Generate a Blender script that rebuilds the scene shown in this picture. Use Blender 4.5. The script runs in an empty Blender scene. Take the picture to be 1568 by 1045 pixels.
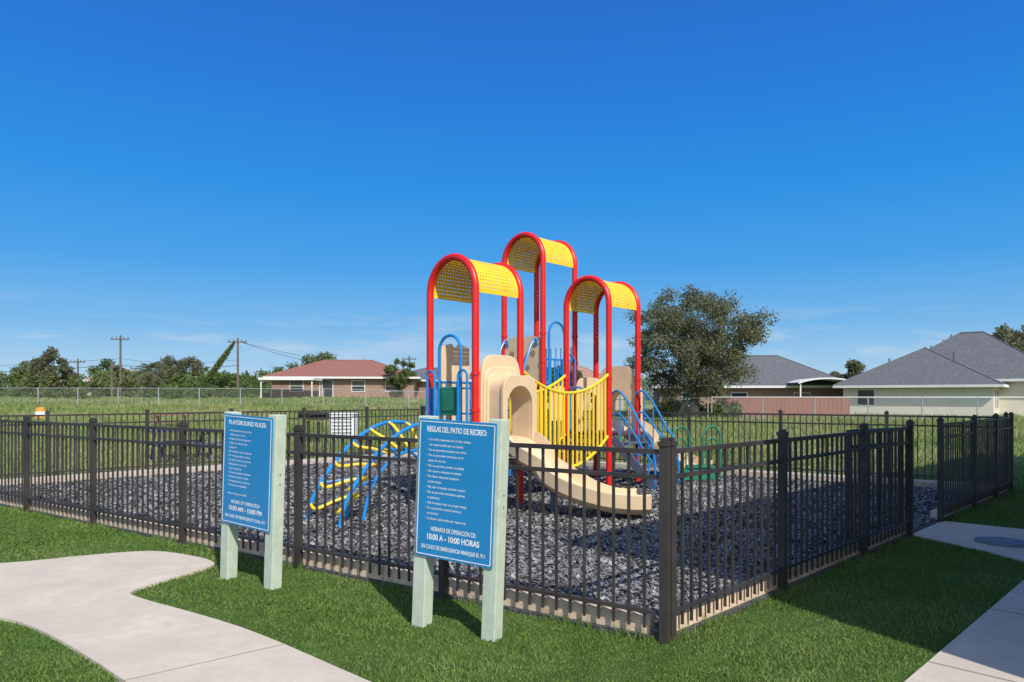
import bpy, math, random
import numpy as np
from mathutils import Vector, Matrix
random.seed(7); rng=np.random.default_rng(11)
S=bpy.context.scene
R=math.radians
# ------------------------------------------------------------------ helpers
class MB:
    def __init__(s): s.v=[];s.f=[];s.m=[]
    def add(s,vs,fs,m=0):
        o=len(s.v); s.v+= [tuple(v) for v in vs]; s.f+=[tuple(i+o for i in f) for f in fs]; s.m+=[m]*len(fs)
    def box(s,c,sz,rz=0,m=0,M=None):
        x,y,z=[a/2 for a in sz]
        vs=[Vector((i*x,j*y,k*z)) for k in(-1,1) for j in(-1,1) for i in(-1,1)]
        if M is None: M=Matrix.Rotation(rz,3,'Z')
        vs=[M@v+Vector(c) for v in vs]
        s.add(vs,[(0,2,3,1),(4,5,7,6),(0,1,5,4),(2,6,7,3),(0,4,6,2),(1,3,7,5)],m)
    def beam(s,p0,p1,w,h,m=0):
        p0=Vector(p0);p1=Vector(p1);d=p1-p0;L=d.length;d.normalize()
        up=Vector((0,0,1)) if abs(d.z)<.98 else Vector((0,1,0))
        y=up.cross(d).normalized();z=d.cross(y)
        M=Matrix((d,y,z)).transposed()
        s.box((p0+p1)/2,(L,w,h),M=M,m=m)
    def tube(s,pts,r,n=8,m=0,cap=True):
        pts=[Vector(p) for p in pts]; N=len(pts)
        rs=r if isinstance(r,(list,tuple)) else [r]*N
        T=[(pts[min(i+1,N-1)]-pts[max(i-1,0)]).normalized() for i in range(N)]
        a=Vector((0,0,1)) if abs(T[0].z)<.9 else Vector((1,0,0))
        u=T[0].cross(a).normalized(); vs=[]
        for i in range(N):
            u=(u-T[i]*u.dot(T[i])).normalized(); w=T[i].cross(u)
            for k in range(n):
                t=2*math.pi*k/n; vs.append(pts[i]+(u*math.cos(t)+w*math.sin(t))*rs[i])
        fs=[(i*n+k,i*n+(k+1)%n,(i+1)*n+(k+1)%n,(i+1)*n+k) for i in range(N-1) for k in range(n)]
        if cap: fs+=[tuple(range(n))[::-1],tuple((N-1)*n+k for k in range(n))]
        s.add(vs,fs,m)
    def sweep(s,prof,pts,m=0):
        pts=[Vector(p) for p in pts];N=len(pts);n=len(prof);vs=[]
        for i in range(N):
            t=(pts[min(i+1,N-1)]-pts[max(i-1,0)]); sd=Vector((t.y,-t.x,0)).normalized(); up=sd.cross(t.normalized()); 
            if up.z<0: up=-up
            for a,b in prof: vs.append(pts[i]+sd*a+up*b)
        fs=[(i*n+k,i*n+(k+1)%n,(i+1)*n+(k+1)%n,(i+1)*n+k) for i in range(N-1) for k in range(n)]
        fs+=[tuple(range(n))[::-1],tuple((N-1)*n+k for k in range(n))]
        s.add(vs,fs,m)
    def prism(s,poly,z0,z1,m=0):
        n=len(poly)
        vs=[(x,y,z0) for x,y in poly]+[(x,y,z1) for x,y in poly]
        s.add(vs,[tuple(range(n,2*n)),tuple(range(n))[::-1]]+[(i,(i+1)%n,n+(i+1)%n,n+i) for i in range(n)],m)
    def obj(s,name,mats,parent=None,origin=None,smooth=False,bevel=0):
        me=bpy.data.meshes.new(name)
        o0=Vector(origin) if origin is not None else Vector((0,0,0))
        me.from_pydata([(v[0]-o0[0],v[1]-o0[1],v[2]-o0[2]) for v in s.v],[],s.f)
        for q in mats: me.materials.append(q)
        me.polygons.foreach_set('material_index',s.m)
        if smooth:
            me.polygons.foreach_set('use_smooth',[True]*len(s.f))
        me.update()
        ob=bpy.data.objects.new(name,me); S.collection.objects.link(ob)
        ob.location=o0
        if smooth:
            try: me.set_sharp_from_angle(angle=R(40))
            except Exception: pass
        if bevel:
            b=ob.modifiers.new('bevel','BEVEL'); b.width=bevel; b.segments=2; b.limit_method='ANGLE'
        if parent is not None:
            ob.parent=parent; ob.matrix_parent_inverse=parent.matrix_world.inverted()
        return ob
def empty(name,loc=(0,0,0),M=None):
    e=bpy.data.objects.new(name,None); S.collection.objects.link(e)
    if M is not None: e.matrix_world=M
    else: e.matrix_world=Matrix.Translation(loc)
    e.empty_display_size=.3
    return e
def catmull(P,k=6,closed=False):
    P=[Vector(p) for p in P];n=len(P);out=[]
    for i in range(n if closed else n-1):
        if closed: a,b,c,d=P[(i-1)%n],P[i],P[(i+1)%n],P[(i+2)%n]
        else: a,b,c,d=P[max(i-1,0)],P[i],P[i+1],P[min(i+2,n-1)]
        for j in range(k):
            t=j/k
            out.append(.5*((2*b)+(c-a)*t+(2*a-5*b+4*c-d)*t*t+(3*b-a-3*c+d)*t**3))
    if not closed: out.append(P[-1])
    return out
def npmesh(name,V,F,mat,loops=3):
    me=bpy.data.meshes.new(name); nv=len(V);nf=len(F)
    me.vertices.add(nv); me.vertices.foreach_set('co',V.astype(np.float32).ravel())
    me.loops.add(nf*loops); me.loops.foreach_set('vertex_index',F.astype(np.int32).ravel())
    me.polygons.add(nf); me.polygons.foreach_set('loop_start',np.arange(nf,dtype=np.int32)*loops)
    me.polygons.foreach_set('loop_total',np.full(nf,loops,dtype=np.int32))
    me.update(calc_edges=True); me.validate()
    me.materials.append(mat)
    ob=bpy.data.objects.new(name,me); S.collection.objects.link(ob); return ob
# ------------------------------------------------------------------ materials
def mat(name,c1,c2=None,rough=.7,scale=8,detail=4,metal=0,bump=0,bscale=None,island=False,transl=0,spec=.5,scale2=None,c3=None,gam=None):
    m=bpy.data.materials.new(name); m.use_nodes=True; nt=m.node_tree; N=nt.nodes; L=nt.links
    b=N['Principled BSDF']; b.inputs['Roughness'].default_value=rough; b.inputs['Metallic'].default_value=metal
    b.inputs['Specular IOR Level'].default_value=spec
    if c2 is None: c2=tuple(x*.78 for x in c1)
    geo=N.new('ShaderNodeNewGeometry')
    nz=N.new('ShaderNodeTexNoise'); nz.inputs['Scale'].default_value=scale; nz.inputs['Detail'].default_value=detail; nz.inputs['Roughness'].default_value=.65
    L.new(geo.outputs['Position'],nz.inputs['Vector'])
    cr=N.new('ShaderNodeMapRange'); cr.inputs['From Min'].default_value=.32; cr.inputs['From Max'].default_value=.68
    L.new(nz.outputs['Fac'],cr.inputs['Value'])
    fac=cr.outputs['Result']
    if island:
        src=geo.outputs['Random Per Island']
        if gam:
            pw=N.new('ShaderNodeMath'); pw.operation='POWER'; pw.inputs[1].default_value=gam; L.new(src,pw.inputs[0]); src=pw.outputs[0]
        mx=N.new('ShaderNodeMath'); mx.operation='MULTIPLY_ADD'; mx.inputs[1].default_value=.7 if gam else .6
        L.new(src,mx.inputs[0])
        m2=N.new('ShaderNodeMath'); m2.operation='MULTIPLY'; m2.inputs[1].default_value=.3 if gam else .4; L.new(fac,m2.inputs[0])
        L.new(m2.outputs[0],mx.inputs[2]); fac=mx.outputs[0]
    mix=N.new('ShaderNodeMix'); mix.data_type='RGBA'
    mix.inputs['A'].default_value=(*c2,1); mix.inputs['B'].default_value=(*c1,1)
    L.new(fac,mix.inputs['Factor']); col=mix.outputs['Result']
    if c3 is not None:
        n2=N.new('ShaderNodeTexNoise'); n2.inputs['Scale'].default_value=scale2; n2.inputs['Detail'].default_value=3
        L.new(geo.outputs['Position'],n2.inputs['Vector'])
        r2=N.new('ShaderNodeMapRange'); r2.inputs['From Min'].default_value=.45; r2.inputs['From Max'].default_value=.7; r2.inputs['To Max'].default_value=.75
        L.new(n2.outputs['Fac'],r2.inputs['Value'])
        mb=N.new('ShaderNodeMix'); mb.data_type='RGBA'; mb.inputs['B'].default_value=(*c3,1)
        L.new(col,mb.inputs['A']); L.new(r2.outputs['Result'],mb.inputs['Factor']); col=mb.outputs['Result']
    L.new(col,b.inputs['Base Color'])
    if bump:
        bn=N.new('ShaderNodeTexNoise'); bn.inputs['Scale'].default_value=bscale or scale*4; bn.inputs['Detail'].default_value=5
        L.new(geo.outputs['Position'],bn.inputs['Vector'])
        bb=N.new('ShaderNodeBump'); bb.inputs['Strength'].default_value=1; bb.inputs['Distance'].default_value=bump
        L.new(bn.outputs['Fac'],bb.inputs['Height']); L.new(bb.outputs['Normal'],b.inputs['Normal'])
    if transl:
        t=N.new('ShaderNodeBsdfTranslucent'); L.new(col,t.inputs['Color'])
        ms=N.new('ShaderNodeMixShader'); ms.inputs['Fac'].default_value=transl
        L.new(b.outputs[0],ms.inputs[1]); L.new(t.outputs[0],ms.inputs[2]); L.new(ms.outputs[0],N['Material Output'].inputs['Surface'])
    return m
M_lawn=mat('lawn_soil',(.09,.15,.035),(.05,.09,.022),rough=1,scale=3,bump=.02,bscale=40,spec=.1)
M_blade=mat('lawn_blades',(.22,.335,.075),(.085,.165,.028),rough=.6,scale=1.6,island=True,transl=.35,spec=.2,c3=(.28,.34,.115),scale2=.9)
M_fieldbl=mat('field_blades',(.36,.41,.15),(.16,.235,.065),rough=.8,scale=.25,island=True,transl=.35,spec=.1,c3=(.44,.40,.21),scale2=.16)
M_conc=mat('concrete',(.66,.57,.46),(.53,.455,.37),rough=.9,scale=1.7,bump=.004,bscale=60,c3=(.55,.47,.375),scale2=9)
M_joint=mat('concrete_joint',(.30,.26,.22),rough=1)
M_curb=mat('weathered_curb',(.78,.60,.44),(.56,.41,.30),rough=.95,scale=6,bump=.006)
M_gravelcurb=mat('pale_curb',(.58,.50,.42),(.38,.33,.28),rough=.95,scale=9,bump=.01)
M_mulch=mat('rubber_mulch_bed',(.13,.13,.135),(.03,.03,.033),rough=.9,scale=28,bump=.03,bscale=35,c3=(.09,.09,.095),scale2=1.2)
M_chip=mat('rubber_chips',(.45,.445,.44),(.03,.03,.033),rough=.75,scale=1.5,island=True,gam=1.9)
M_fence=mat('fence_black_paint',(.060,.050,.045),(.030,.026,.026),rough=.5,scale=3)
M_red=mat('red_paint',(.76,.020,.015),(.66,.015,.012),rough=.35,scale=4)
M_yel=mat('yellow_plastic',(.95,.66,.04),(.88,.57,.025),rough=.45,scale=5)
M_blue=mat('blue_paint',(.015,.26,.68),(.012,.20,.55),rough=.35,scale=4)
M_tan=mat('tan_plastic',(.80,.61,.39),(.71,.52,.31),rough=.5,scale=2.5,c3=(.70,.53,.35),scale2=6)
M_tand=mat('tan_dark',(.42,.27,.15),rough=.7)
M_green=mat('green_plastic',(.02,.22,.12),rough=.5)
M_deck=mat('deck_coating',(.12,.08,.07),rough=.7)
M_slate=mat('slate_plastic',(.10,.13,.20),rough=.5)
M_signpost=mat('sign_post_paint',(.53,.60,.48),(.43,.50,.39),rough=.8,scale=5,c3=(.56,.61,.52),scale2=14,bump=.002,bscale=90)
M_sign=mat('sign_blue',(.014,.23,.51),(.012,.205,.46),rough=.4,scale=2)
M_white=mat('white_vinyl',(.86,.88,.90),rough=.5)
M_steel=mat('galvanized_steel',(.50,.51,.52),rough=.5,metal=.5)
M_bark=mat('bark',(.16,.13,.10),(.07,.055,.045),rough=1,scale=12,bump=.02)
M_leaf=mat('leaf_olive',(.25,.25,.14),(.09,.10,.055),rough=.7,scale=.5,island=True,transl=.35,spec=.2)
M_leafg=mat('leaf_green',(.19,.26,.08),(.065,.11,.032),rough=.7,scale=.3,island=True,transl=.35,spec=.2,c3=(.21,.22,.10),scale2=.12)
M_roofr=mat('roof_red_shingle',(.31,.13,.10),(.22,.09,.07),rough=.95,scale=4,c3=(.25,.12,.10),scale2=.8)
M_roofg=mat('roof_gray_shingle',(.15,.155,.17),(.09,.095,.105),rough=.95,scale=4,c3=(.11,.115,.13),scale2=.8)
M_roofs=mat('roof_salmon_shingle',(.42,.24,.17),(.32,.18,.13),rough=.95,scale=4)
M_brick=mat('brick_wall',(.38,.24,.18),(.26,.16,.12),rough=.95,scale=6)
M_stucco=mat('stucco_cream',(.74,.69,.58),(.67,.61,.50),rough=.95,scale=1.5,bump=.004)
M_stucco2=mat('stucco_tan',(.52,.44,.32),(.45,.37,.27),rough=.95,scale=1.5)
M_trim=mat('white_trim',(.78,.78,.75),rough=.7)
M_glass=mat('window_glass',(.03,.04,.05),rough=.1)
M_pole=mat('utility_pole_wood',(.18,.14,.11),(.10,.08,.06),rough=1,scale=4)
M_wood=mat('red_wood_fence',(.32,.15,.12),(.20,.10,.08),rough=.95,scale=5)
M_wire=mat('wire_black',(.03,.03,.03),rough=.6)
M_orange=mat('orange_plastic',(.85,.33,.03),rough=.5)
M_cover=mat('utility_cover_iron',(.22,.25,.28),(.15,.17,.19),rough=.7,scale=10)
# ------------------------------------------------------------------ camera
H=1.60
cam=bpy.data.cameras.new('camera'); co=bpy.data.objects.new('camera',cam); S.collection.objects.link(co)
co.location=(0,0,H); co.rotation_euler=(R(90),0,0)
cam.sensor_width=36; cam.lens=36*1100/1568; cam.shift_y=(606-522.5)/1568; cam.clip_end=6000; cam.clip_start=.05
S.camera=co
# ------------------------------------------------------------------ light
az=Vector((.44,-.90)); az.normalize(); EL=R(44)
sd=Vector((az.x*math.cos(EL),az.y*math.cos(EL),math.sin(EL)))
sun=bpy.data.lights.new('sun','SUN'); sun.energy=4.5; sun.angle=R(.5); sun.color=(1,.955,.87)
so=bpy.data.objects.new('sun',sun); S.collection.objects.link(so); so.rotation_euler=sd.to_track_quat('Z','Y').to_euler(); so.location=(10,-20,30)
w=bpy.data.worlds.new('World'); S.world=w; w.use_nodes=True; nt=w.node_tree; N=nt.nodes; L=nt.links
bg=N['Background']; sky=N.new('ShaderNodeTexSky'); sky.sky_type='NISHITA'; sky.sun_disc=False
sky.sun_elevation=EL; sky.sun_rotation=math.atan2(az.x,az.y); sky.air_density=1.0; sky.dust_density=.8; sky.ozone_density=1.5; sky.altitude=0
tc=N.new('ShaderNodeTexCoord'); sp=N.new('ShaderNodeSeparateXYZ'); L.new(tc.outputs['Generated'],sp.inputs[0])
ramp=N.new('ShaderNodeValToRGB'); L.new(sp.outputs['Z'],ramp.inputs[0])
el=ramp.color_ramp.elements
stops=[(0.0,(.46,.64,.80)),(.035,(.32,.55,.78)),(.09,(.145,.42,.76)),(.17,(.038,.315,.75)),(.27,(.005,.25,.73)),(.38,(.006,.185,.66)),(.50,(.010,.135,.57)),(1,(.05,.15,.45))]
el[0].position=stops[0][0]; el[0].color=(*stops[0][1],1); el[1].position=1; el[1].color=(*stops[-1][1],1)
for p,c in stops[1:-1]:
    q=el.new(p); q.color=(*c,1)
sc=N.new('ShaderNodeVectorMath'); sc.operation='SCALE'; sc.inputs['Scale'].default_value=10.6; L.new(ramp.outputs[0],sc.inputs[0])
# away from the sun the polarised deep blue; toward the sun the bright hazy physical sky
dt=N.new('ShaderNodeVectorMath'); dt.operation='DOT_PRODUCT'; L.new(tc.outputs['Generated'],dt.inputs[0]); dt.inputs[1].default_value=(az.x,az.y,.25)
fr_=N.new('ShaderNodeMapRange'); fr_.inputs['From Min'].default_value=-.25; fr_.inputs['From Max'].default_value=.35; fr_.inputs['To Min'].default_value=.92; fr_.inputs['To Max'].default_value=.05
L.new(dt.outputs['Value'],fr_.inputs['Value'])
sk2=N.new('ShaderNodeVectorMath'); sk2.operation='SCALE'; sk2.inputs['Scale'].default_value=1.6; L.new(sky.outputs[0],sk2.inputs[0])
hs=N.new('ShaderNodeMix'); hs.data_type='RGBA'; L.new(fr_.outputs[0],hs.inputs['Factor']); L.new(sk2.outputs[0],hs.inputs['A']); L.new(sc.outputs[0],hs.inputs['B'])
mp=N.new('ShaderNodeMapping'); mp.inputs['Scale'].default_value=(5,5,34); mp.inputs['Location'].default_value=(3.1,0,1.2); L.new(tc.outputs['Generated'],mp.inputs['Vector'])
cn=N.new('ShaderNodeTexNoise'); cn.inputs['Scale'].default_value=1.3; cn.inputs['Detail'].default_value=8; cn.inputs['Roughness'].default_value=.6; L.new(mp.outputs[0],cn.inputs['Vector'])
r1=N.new('ShaderNodeMapRange'); r1.inputs['From Min'].default_value=.49; r1.inputs['From Max'].default_value=.70; L.new(cn.outputs['Fac'],r1.inputs['Value'])
r2=N.new('ShaderNodeMapRange'); r2.inputs['From Min'].default_value=.125; r2.inputs['From Max'].default_value=.07; L.new(sp.outputs['Z'],r2.inputs['Value'])
mu=N.new('ShaderNodeMath'); mu.operation='MULTIPLY'; L.new(r1.outputs[0],mu.inputs[0]); L.new(r2.outputs[0],mu.inputs[1])
mu2=N.new('ShaderNodeMath'); mu2.operation='MULTIPLY'; mu2.inputs[1].default_value=.7; L.new(mu.outputs[0],mu2.inputs[0])
mx=N.new('ShaderNodeMix'); mx.data_type='RGBA'; mx.inputs['B'].default_value=(5.6,6.8,8.3,1)
L.new(hs.outputs['Result'],mx.inputs['A']); L.new(mu2.outputs[0],mx.inputs['Factor'])
L.new(mx.outputs['Result'],bg.inputs['Color']); bg.inputs['Strength'].default_value=.10
S.view_settings.view_transform='Standard'; S.view_settings.look='None'; S.view_settings.exposure=0
# ------------------------------------------------------------------ ground
def sm(t): 
    t=np.clip(t,0,1); return t*t*(3-2*t)
TZ=1.25
def zt(x,y): return TZ*sm((y-25)/45)*sm((10-x)/25)
xs=np.unique(np.concatenate([np.linspace(-1500,-120,14),np.linspace(-120,120,81),np.linspace(120,1500,14)]))
ys=np.unique(np.concatenate([np.linspace(-300,-20,6),np.linspace(-20,120,60),np.linspace(120,3000,14)]))
X,Y=np.meshgrid(xs,ys); Z=zt(X,Y); V=np.stack([X,Y,Z],-1).reshape(-1,3)
nx=len(xs);ny=len(ys); I,J=np.meshgrid(np.arange(nx-1),np.arange(ny-1)); a=(J*nx+I).ravel()
F=np.stack([a,a+1,a+nx+1,a+nx],-1)
ground=npmesh('ground',V,F,M_lawn,4)
nt=M_lawn.node_tree; N=nt.nodes; L=nt.links; b=N['Principled BSDF']
old=b.inputs['Base Color'].links[0].from_socket
g=N.new('ShaderNodeNewGeometry'); s3=N.new('ShaderNodeSeparateXYZ'); L.new(g.outputs['Position'],s3.inputs[0])
rr=N.new('ShaderNodeMapRange'); rr.inputs['From Min'].default_value=14; rr.inputs['From Max'].default_value=22; L.new(s3.outputs['Y'],rr.inputs['Value'])
nf=N.new('ShaderNodeTexNoise'); nf.inputs['Scale'].default_value=.15; nf.inputs['Detail'].default_value=6; L.new(g.outputs['Position'],nf.inputs['Vector'])
mf=N.new('ShaderNodeMix'); mf.data_type='RGBA'; mf.inputs['A'].default_value=(.17,.25,.065,1); mf.inputs['B'].default_value=(.34,.34,.16,1)
rf=N.new('ShaderNodeMapRange'); rf.inputs['From Min'].default_value=.38; rf.inputs['From Max'].default_value=.62; L.new(nf.outputs['Fac'],rf.inputs['Value']); L.new(rf.outputs[0],mf.inputs['Factor'])
m2=N.new('ShaderNodeMix'); m2.data_type='RGBA'; L.new(old,m2.inputs['A']); L.new(mf.outputs['Result'],m2.inputs['B']); L.new(rr.outputs[0],m2.inputs['Factor'])
L.new(m2.outputs['Result'],b.inputs['Base Color'])
C=Vector((.985,4.63)); Rc=Vector((8.27,11.9)); Bc=Vector((-2.40,19.1)); Lc=Vector((-9.75,12.0))
mb=MB(); mb.prism([C,Rc,Bc,Lc],-.05,.03); mb.obj('rubber_mulch_ground',[M_mulch])
def inpoly(px,py,poly):
    r=np.zeros(len(px),bool); n=len(poly)
    for i in range(n):
        x1,y1=poly[i][0],poly[i][1]; x2,y2=poly[(i+1)%n][0],poly[(i+1)%n][1]
        c=((y1>py)!=(y2>py))&(px<(x2-x1)*(py-y1)/((y2-y1) if abs(y2-y1)>1e-9 else 1e-9)+x1); r^=c
    return r
# paths
P1=[(-9,6.0),(-6.5,6.3),(-4.82,6.77),(-4.25,7.08),(-3.68,7.30),(-3.15,7.08),(-2.84,6.82),(-2.80,6.60),(-3.02,6.02),(-3.06,5.80),(-2.92,5.62),(-1.85,4.9),(-.82,4.0),(.3,3.0),(1.6,1.9),(3.0,.7),(3.0,-3),(1.5,-3),(1.5,.4),(.5,1.4),(-1.0,2.9),(-2.17,4.0),(-3.18,4.84),(-3.80,5.16),(-4.7,5.25),(-6,5.05),(-9,4.8)]
path1=[(p.x,p.y) for p in catmull([(x,y,0) for x,y in P1],5,True)]
mb=MB(); mb.prism(path1,-.08,.022)
for (a0,a1) in [((-1.45,4.55),(-2.45,3.72)) ]:
    mb.beam((*a0,.0225),(*a1,.0225),.007,.005,m=1)
mb.obj('concrete_path',[M_conc,M_joint])
p0=Vector((1.0,2.81)); p1=Vector((13,14.65)); dd=(p1-p0).normalized(); nn=Vector((dd.y,-dd.x))
path2=[tuple(p0),tuple(p1),tuple(p1+nn*1.35),tuple(p0+nn*1.35)]
mb=MB(); mb.prism(path2,-.08,.026)
for k in range(1,11):
    q=p0+dd*(k*1.5+.55); mb.beam((*q,.0265),(*(q+nn*1.35),.0265),.010,.006,m=1)
mb.obj('concrete_path',[M_conc,M_joint])
path3=[(4.50,8.28),(5.36,9.14),(6.1,8.45),(7.1,8.9),(6.6,8.36),(4.93,6.72),(4.80,7.4)]
mb=MB(); mb.prism(path3,-.08,.02); mb.obj('concrete_path',[M_conc])
mb=MB(); mb.prism([(5.28+.27*math.cos(t*math.pi/14),7.72+.27*math.sin(t*math.pi/14)) for t in range(28)],.0,.034)
mb.prism([(5.28+.22*math.cos(t*math.pi/14),7.72+.22*math.sin(t*math.pi/14)) for t in range(28)],.0,.040); mb.obj('utility_cover',[M_cover])
# curbs
cen=(C+Rc+Bc+Lc)/4
mb=MB()
for (a,b,mi) in [(C,Lc,0),(C,Rc,0)]:
    d=(b-a).normalized(); n=Vector((-d.y,d.x)); 
    if n.dot(cen-a)<0:n=-n
    L_=(b-a).length; t=.12
    while t<L_-.2:
        l=min(1.22,L_-.1-t)
        if not(b==Rc and t+l>5.0 and t<6.1):
            q0=a+d*t+n*.078; q1=a+d*(t+l-.012)+n*.078
            mb.beam((q0.x,q0.y,.045),(q1.x,q1.y,.045),.09,.20+random.uniform(-.012,.012))
        t+=l
mb.obj('timber_border',[M_curb],bevel=.008)
mb=MB()
for (a,b) in [(Lc,Bc),(Bc,Rc)]:
    d=(b-a).normalized(); n=Vector((-d.y,d.x))
    if n.dot(cen-a)<0:n=-n
    q0=a+n*.25+d*.2; q1=b+n*.25-d*.2
    mb.beam((q0.x,q0.y,.06),(q1.x,q1.y,.06),.30,.15)
mb.obj('concrete_curb',[M_gravelcurb],bevel=.01)
# mulch chips
def chips(n):
    u=rng.random(n)**1.35; v=rng.random(n)**1.35
    P=np.array(C)[None]+u[:,None]*(np.array(Rc)-np.array(C))[None]*.985+v[:,None]*(np.array(Lc)-np.array(C))[None]*.985
    P=P+ (np.array(cen)-P)*.012
    sz=rng.uniform(.008,.021,n)*(1+.2*np.hypot(P[:,0],P[:,1])/10); asp=rng.uniform(.35,.8,n)
    th=rng.uniform(0,6.28,n); tx=rng.normal(0,.5,n); ty=rng.normal(0,.5,n)
    c,s_=np.cos(th),np.sin(th)
    V=[]
    for (a,b,k) in [(-1,-1,0),(1,-1,0),(1,1,0),(-1,1,0)]:
        la=a*sz; lb=b*sz*asp; zz=la*tx+lb*ty
        V.append(np.stack([P[:,0]+la*c-lb*s_,P[:,1]+la*s_+lb*c,.038+np.abs(zz)*.3+zz*.7],-1))
    V=np.stack(V,1).reshape(-1,3); F=np.arange(4*n).reshape(n,4)
    return V,F
V,F=chips(150000); npmesh('rubber_mulch_chips',V,F,M_chip,4)
# grass blades
def blades(P,h,wd,mat_,name,lean=.5):
    n=len(P); th=rng.uniform(0,6.28,n); hh=h*rng.uniform(.6,1.2,n); ww=wd*rng.uniform(.7,1.3,n)
    lx=rng.normal(0,lean,n)*hh; ly=rng.normal(0,lean,n)*hh
    z=zt(P[:,0],P[:,1])
    A=np.stack([P[:,0]-np.cos(th)*ww,P[:,1]-np.sin(th)*ww,z-.004],-1)
    B=np.stack([P[:,0]+np.cos(th)*ww,P[:,1]+np.sin(th)*ww,z-.004],-1)
    T=np.stack([P[:,0]+lx,P[:,1]+ly,z+hh],-1)
    V=np.stack([A,B,T],1).reshape(-1,3); F=np.arange(3*n).reshape(n,3)
    return npmesh(name,V,F,mat_,3)
def frustum(n,y0,y1,pw,marg=.82):
    y=(y0**pw+(y1**pw-y0**pw)*rng.random(n))**(1/pw)
    x=(rng.random(n)*2-1)*y*marg
    return np.stack([x,y],-1)
rect=[C,Rc,Bc,Lc]
P=frustum(430000,2.6,14,1.0)
k=~inpoly(P[:,0],P[:,1],rect)&~inpoly(P[:,0],P[:,1],path1)&~inpoly(P[:,0],P[:,1],path2)&~inpoly(P[:,0],P[:,1],path3)
P=P[k]; dist=P[:,1]
pt=.8+.35*np.sin(P[:,0]*3.1+1.7*np.sin(P[:,1]*2.3))*np.sin(P[:,1]*2.7)
blades(P,(.018+.0010*dist)*pt,.0022+.0008*dist,M_blade,'lawn_grass',.65)
# weeds along fence foot
W1=[]
for (a,b,nn_) in [(C,Lc,2600),(C,Rc,2200)]:
    A_=np.array(a);B_=np.array(b); t=rng.random(nn_)**1.2; cl=(np.sin(t*47)+np.sin(t*113+1))*.5
    t=t[(cl>.1)|(rng.random(nn_)<.15)]; d_=(B_-A_)/np.linalg.norm(B_-A_); nrm=np.array([-d_[1],d_[0]]); 
    if nrm@(np.array(cen)-A_)<0: nrm=-nrm
    W1.append(A_+np.outer(t,B_-A_)-np.outer(np.abs(rng.normal(0,.05,len(t)))-.01,nrm))
P=np.concatenate(W1); k=~inpoly(P[:,0],P[:,1],path3); P=P[k]
blades(P,np.full(len(P),.07),.004,M_blade,'fence_weeds',.45)
P=frustum(190000,11,72,.6)
k=~inpoly(P[:,0],P[:,1],rect)&((P[:,1]>14)|(np.abs(P[:,0])>8))
k&=~inpoly(P[:,0],P[:,1],path2)
P=P[k]; d_=P[:,1]; nzz=np.sin(P[:,0]*.7+np.sin(P[:,1]*.5)*2)*.5+.5
blades(P,(.06+.22*sm((d_-13)/15))*(.55+.6*nzz),.006+.0012*d_,M_fieldbl,'field_grass',.4)
# ------------------------------------------------------------------ fences
def fence(name,a,b,ts,skip=None,fmat=M_fence):
    mb=MB(); d=(b-a).normalized(); rz=math.atan2(d.y,d.x)
    for t in ts:
        q=a+d*t; mb.box((q.x,q.y,.63),(.058,.058,1.30),rz); mb.box((q.x,q.y,1.29),(.072,.072,.028),rz)
        mb.box((q.x,q.y,1.315),(.045,.045,.022),rz)
    for i in range(len(ts)-1):
        if skip is not None and i==skip: continue
        t0=ts[i]+.03;t1=ts[i+1]-.03
        for z,hh in [(1.235,.032),(1.07,.028),(.19,.026)]:
            q0=a+d*t0;q1=a+d*t1; mb.beam((q0.x,q0.y,z),(q1.x,q1.y,z),.030,hh)
        n=max(2,round((t1-t0)/.112))
        for k in range(1,n):
            t=t0+(t1-t0)*k/n; q=a+d*t; mb.box((q.x,q.y,.65),(.017,.017,1.14),rz)
    return mb.obj(name,[fmat],origin=(a.x,a.y,0))
fence('metal_fence',C,Lc,[0,1.85,3.6,5.5,7.45,9.3,11.15,13.0])
fr=[0,1.72,3.55,5.0,6.2,7.9,9.2,10.29]
d=(Rc-C).normalized()
fence('metal_fence',C,Rc,[0.065]+fr[1:],skip=3)
fence('metal_fence',Lc,Bc,[.07]+[10.23*i/6 for i in range(1,6)]+[10.23])
fence('metal_fence',Bc,Rc,[.07]+[12.87*i/7 for i in range(1,7)]+[12.80])
mb=MB(); hinge=C+d*4.93; n_=Vector((-d.y,d.x)); gd=(-d*.985+n_*.17).normalized()
g0=hinge+n_*.07; rz=math.atan2(gd.y,gd.x)
for t in (0.02,1.08):
    q=g0+gd*t; mb.box((q.x,q.y,.66),(.045,.045,1.16),rz)
for z in (1.225,1.06,.17,.10):
    q0=g0+gd*.045;q1=g0+gd*1.055; mb.beam((q0.x,q0.y,z),(q1.x,q1.y,z),.028,.032)
for k in range(1,9):
    q=g0+gd*(.02+1.06*k/9); mb.box((q.x,q.y,.65),(.017,.017,1.1),rz)
q=g0+gd*1.10; mb.box((q.x,q.y,1.05),(.05,.06,.16),rz)
mb.obj('fence_gate',[M_fence],origin=(hinge.x,hinge.y,0))
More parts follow.
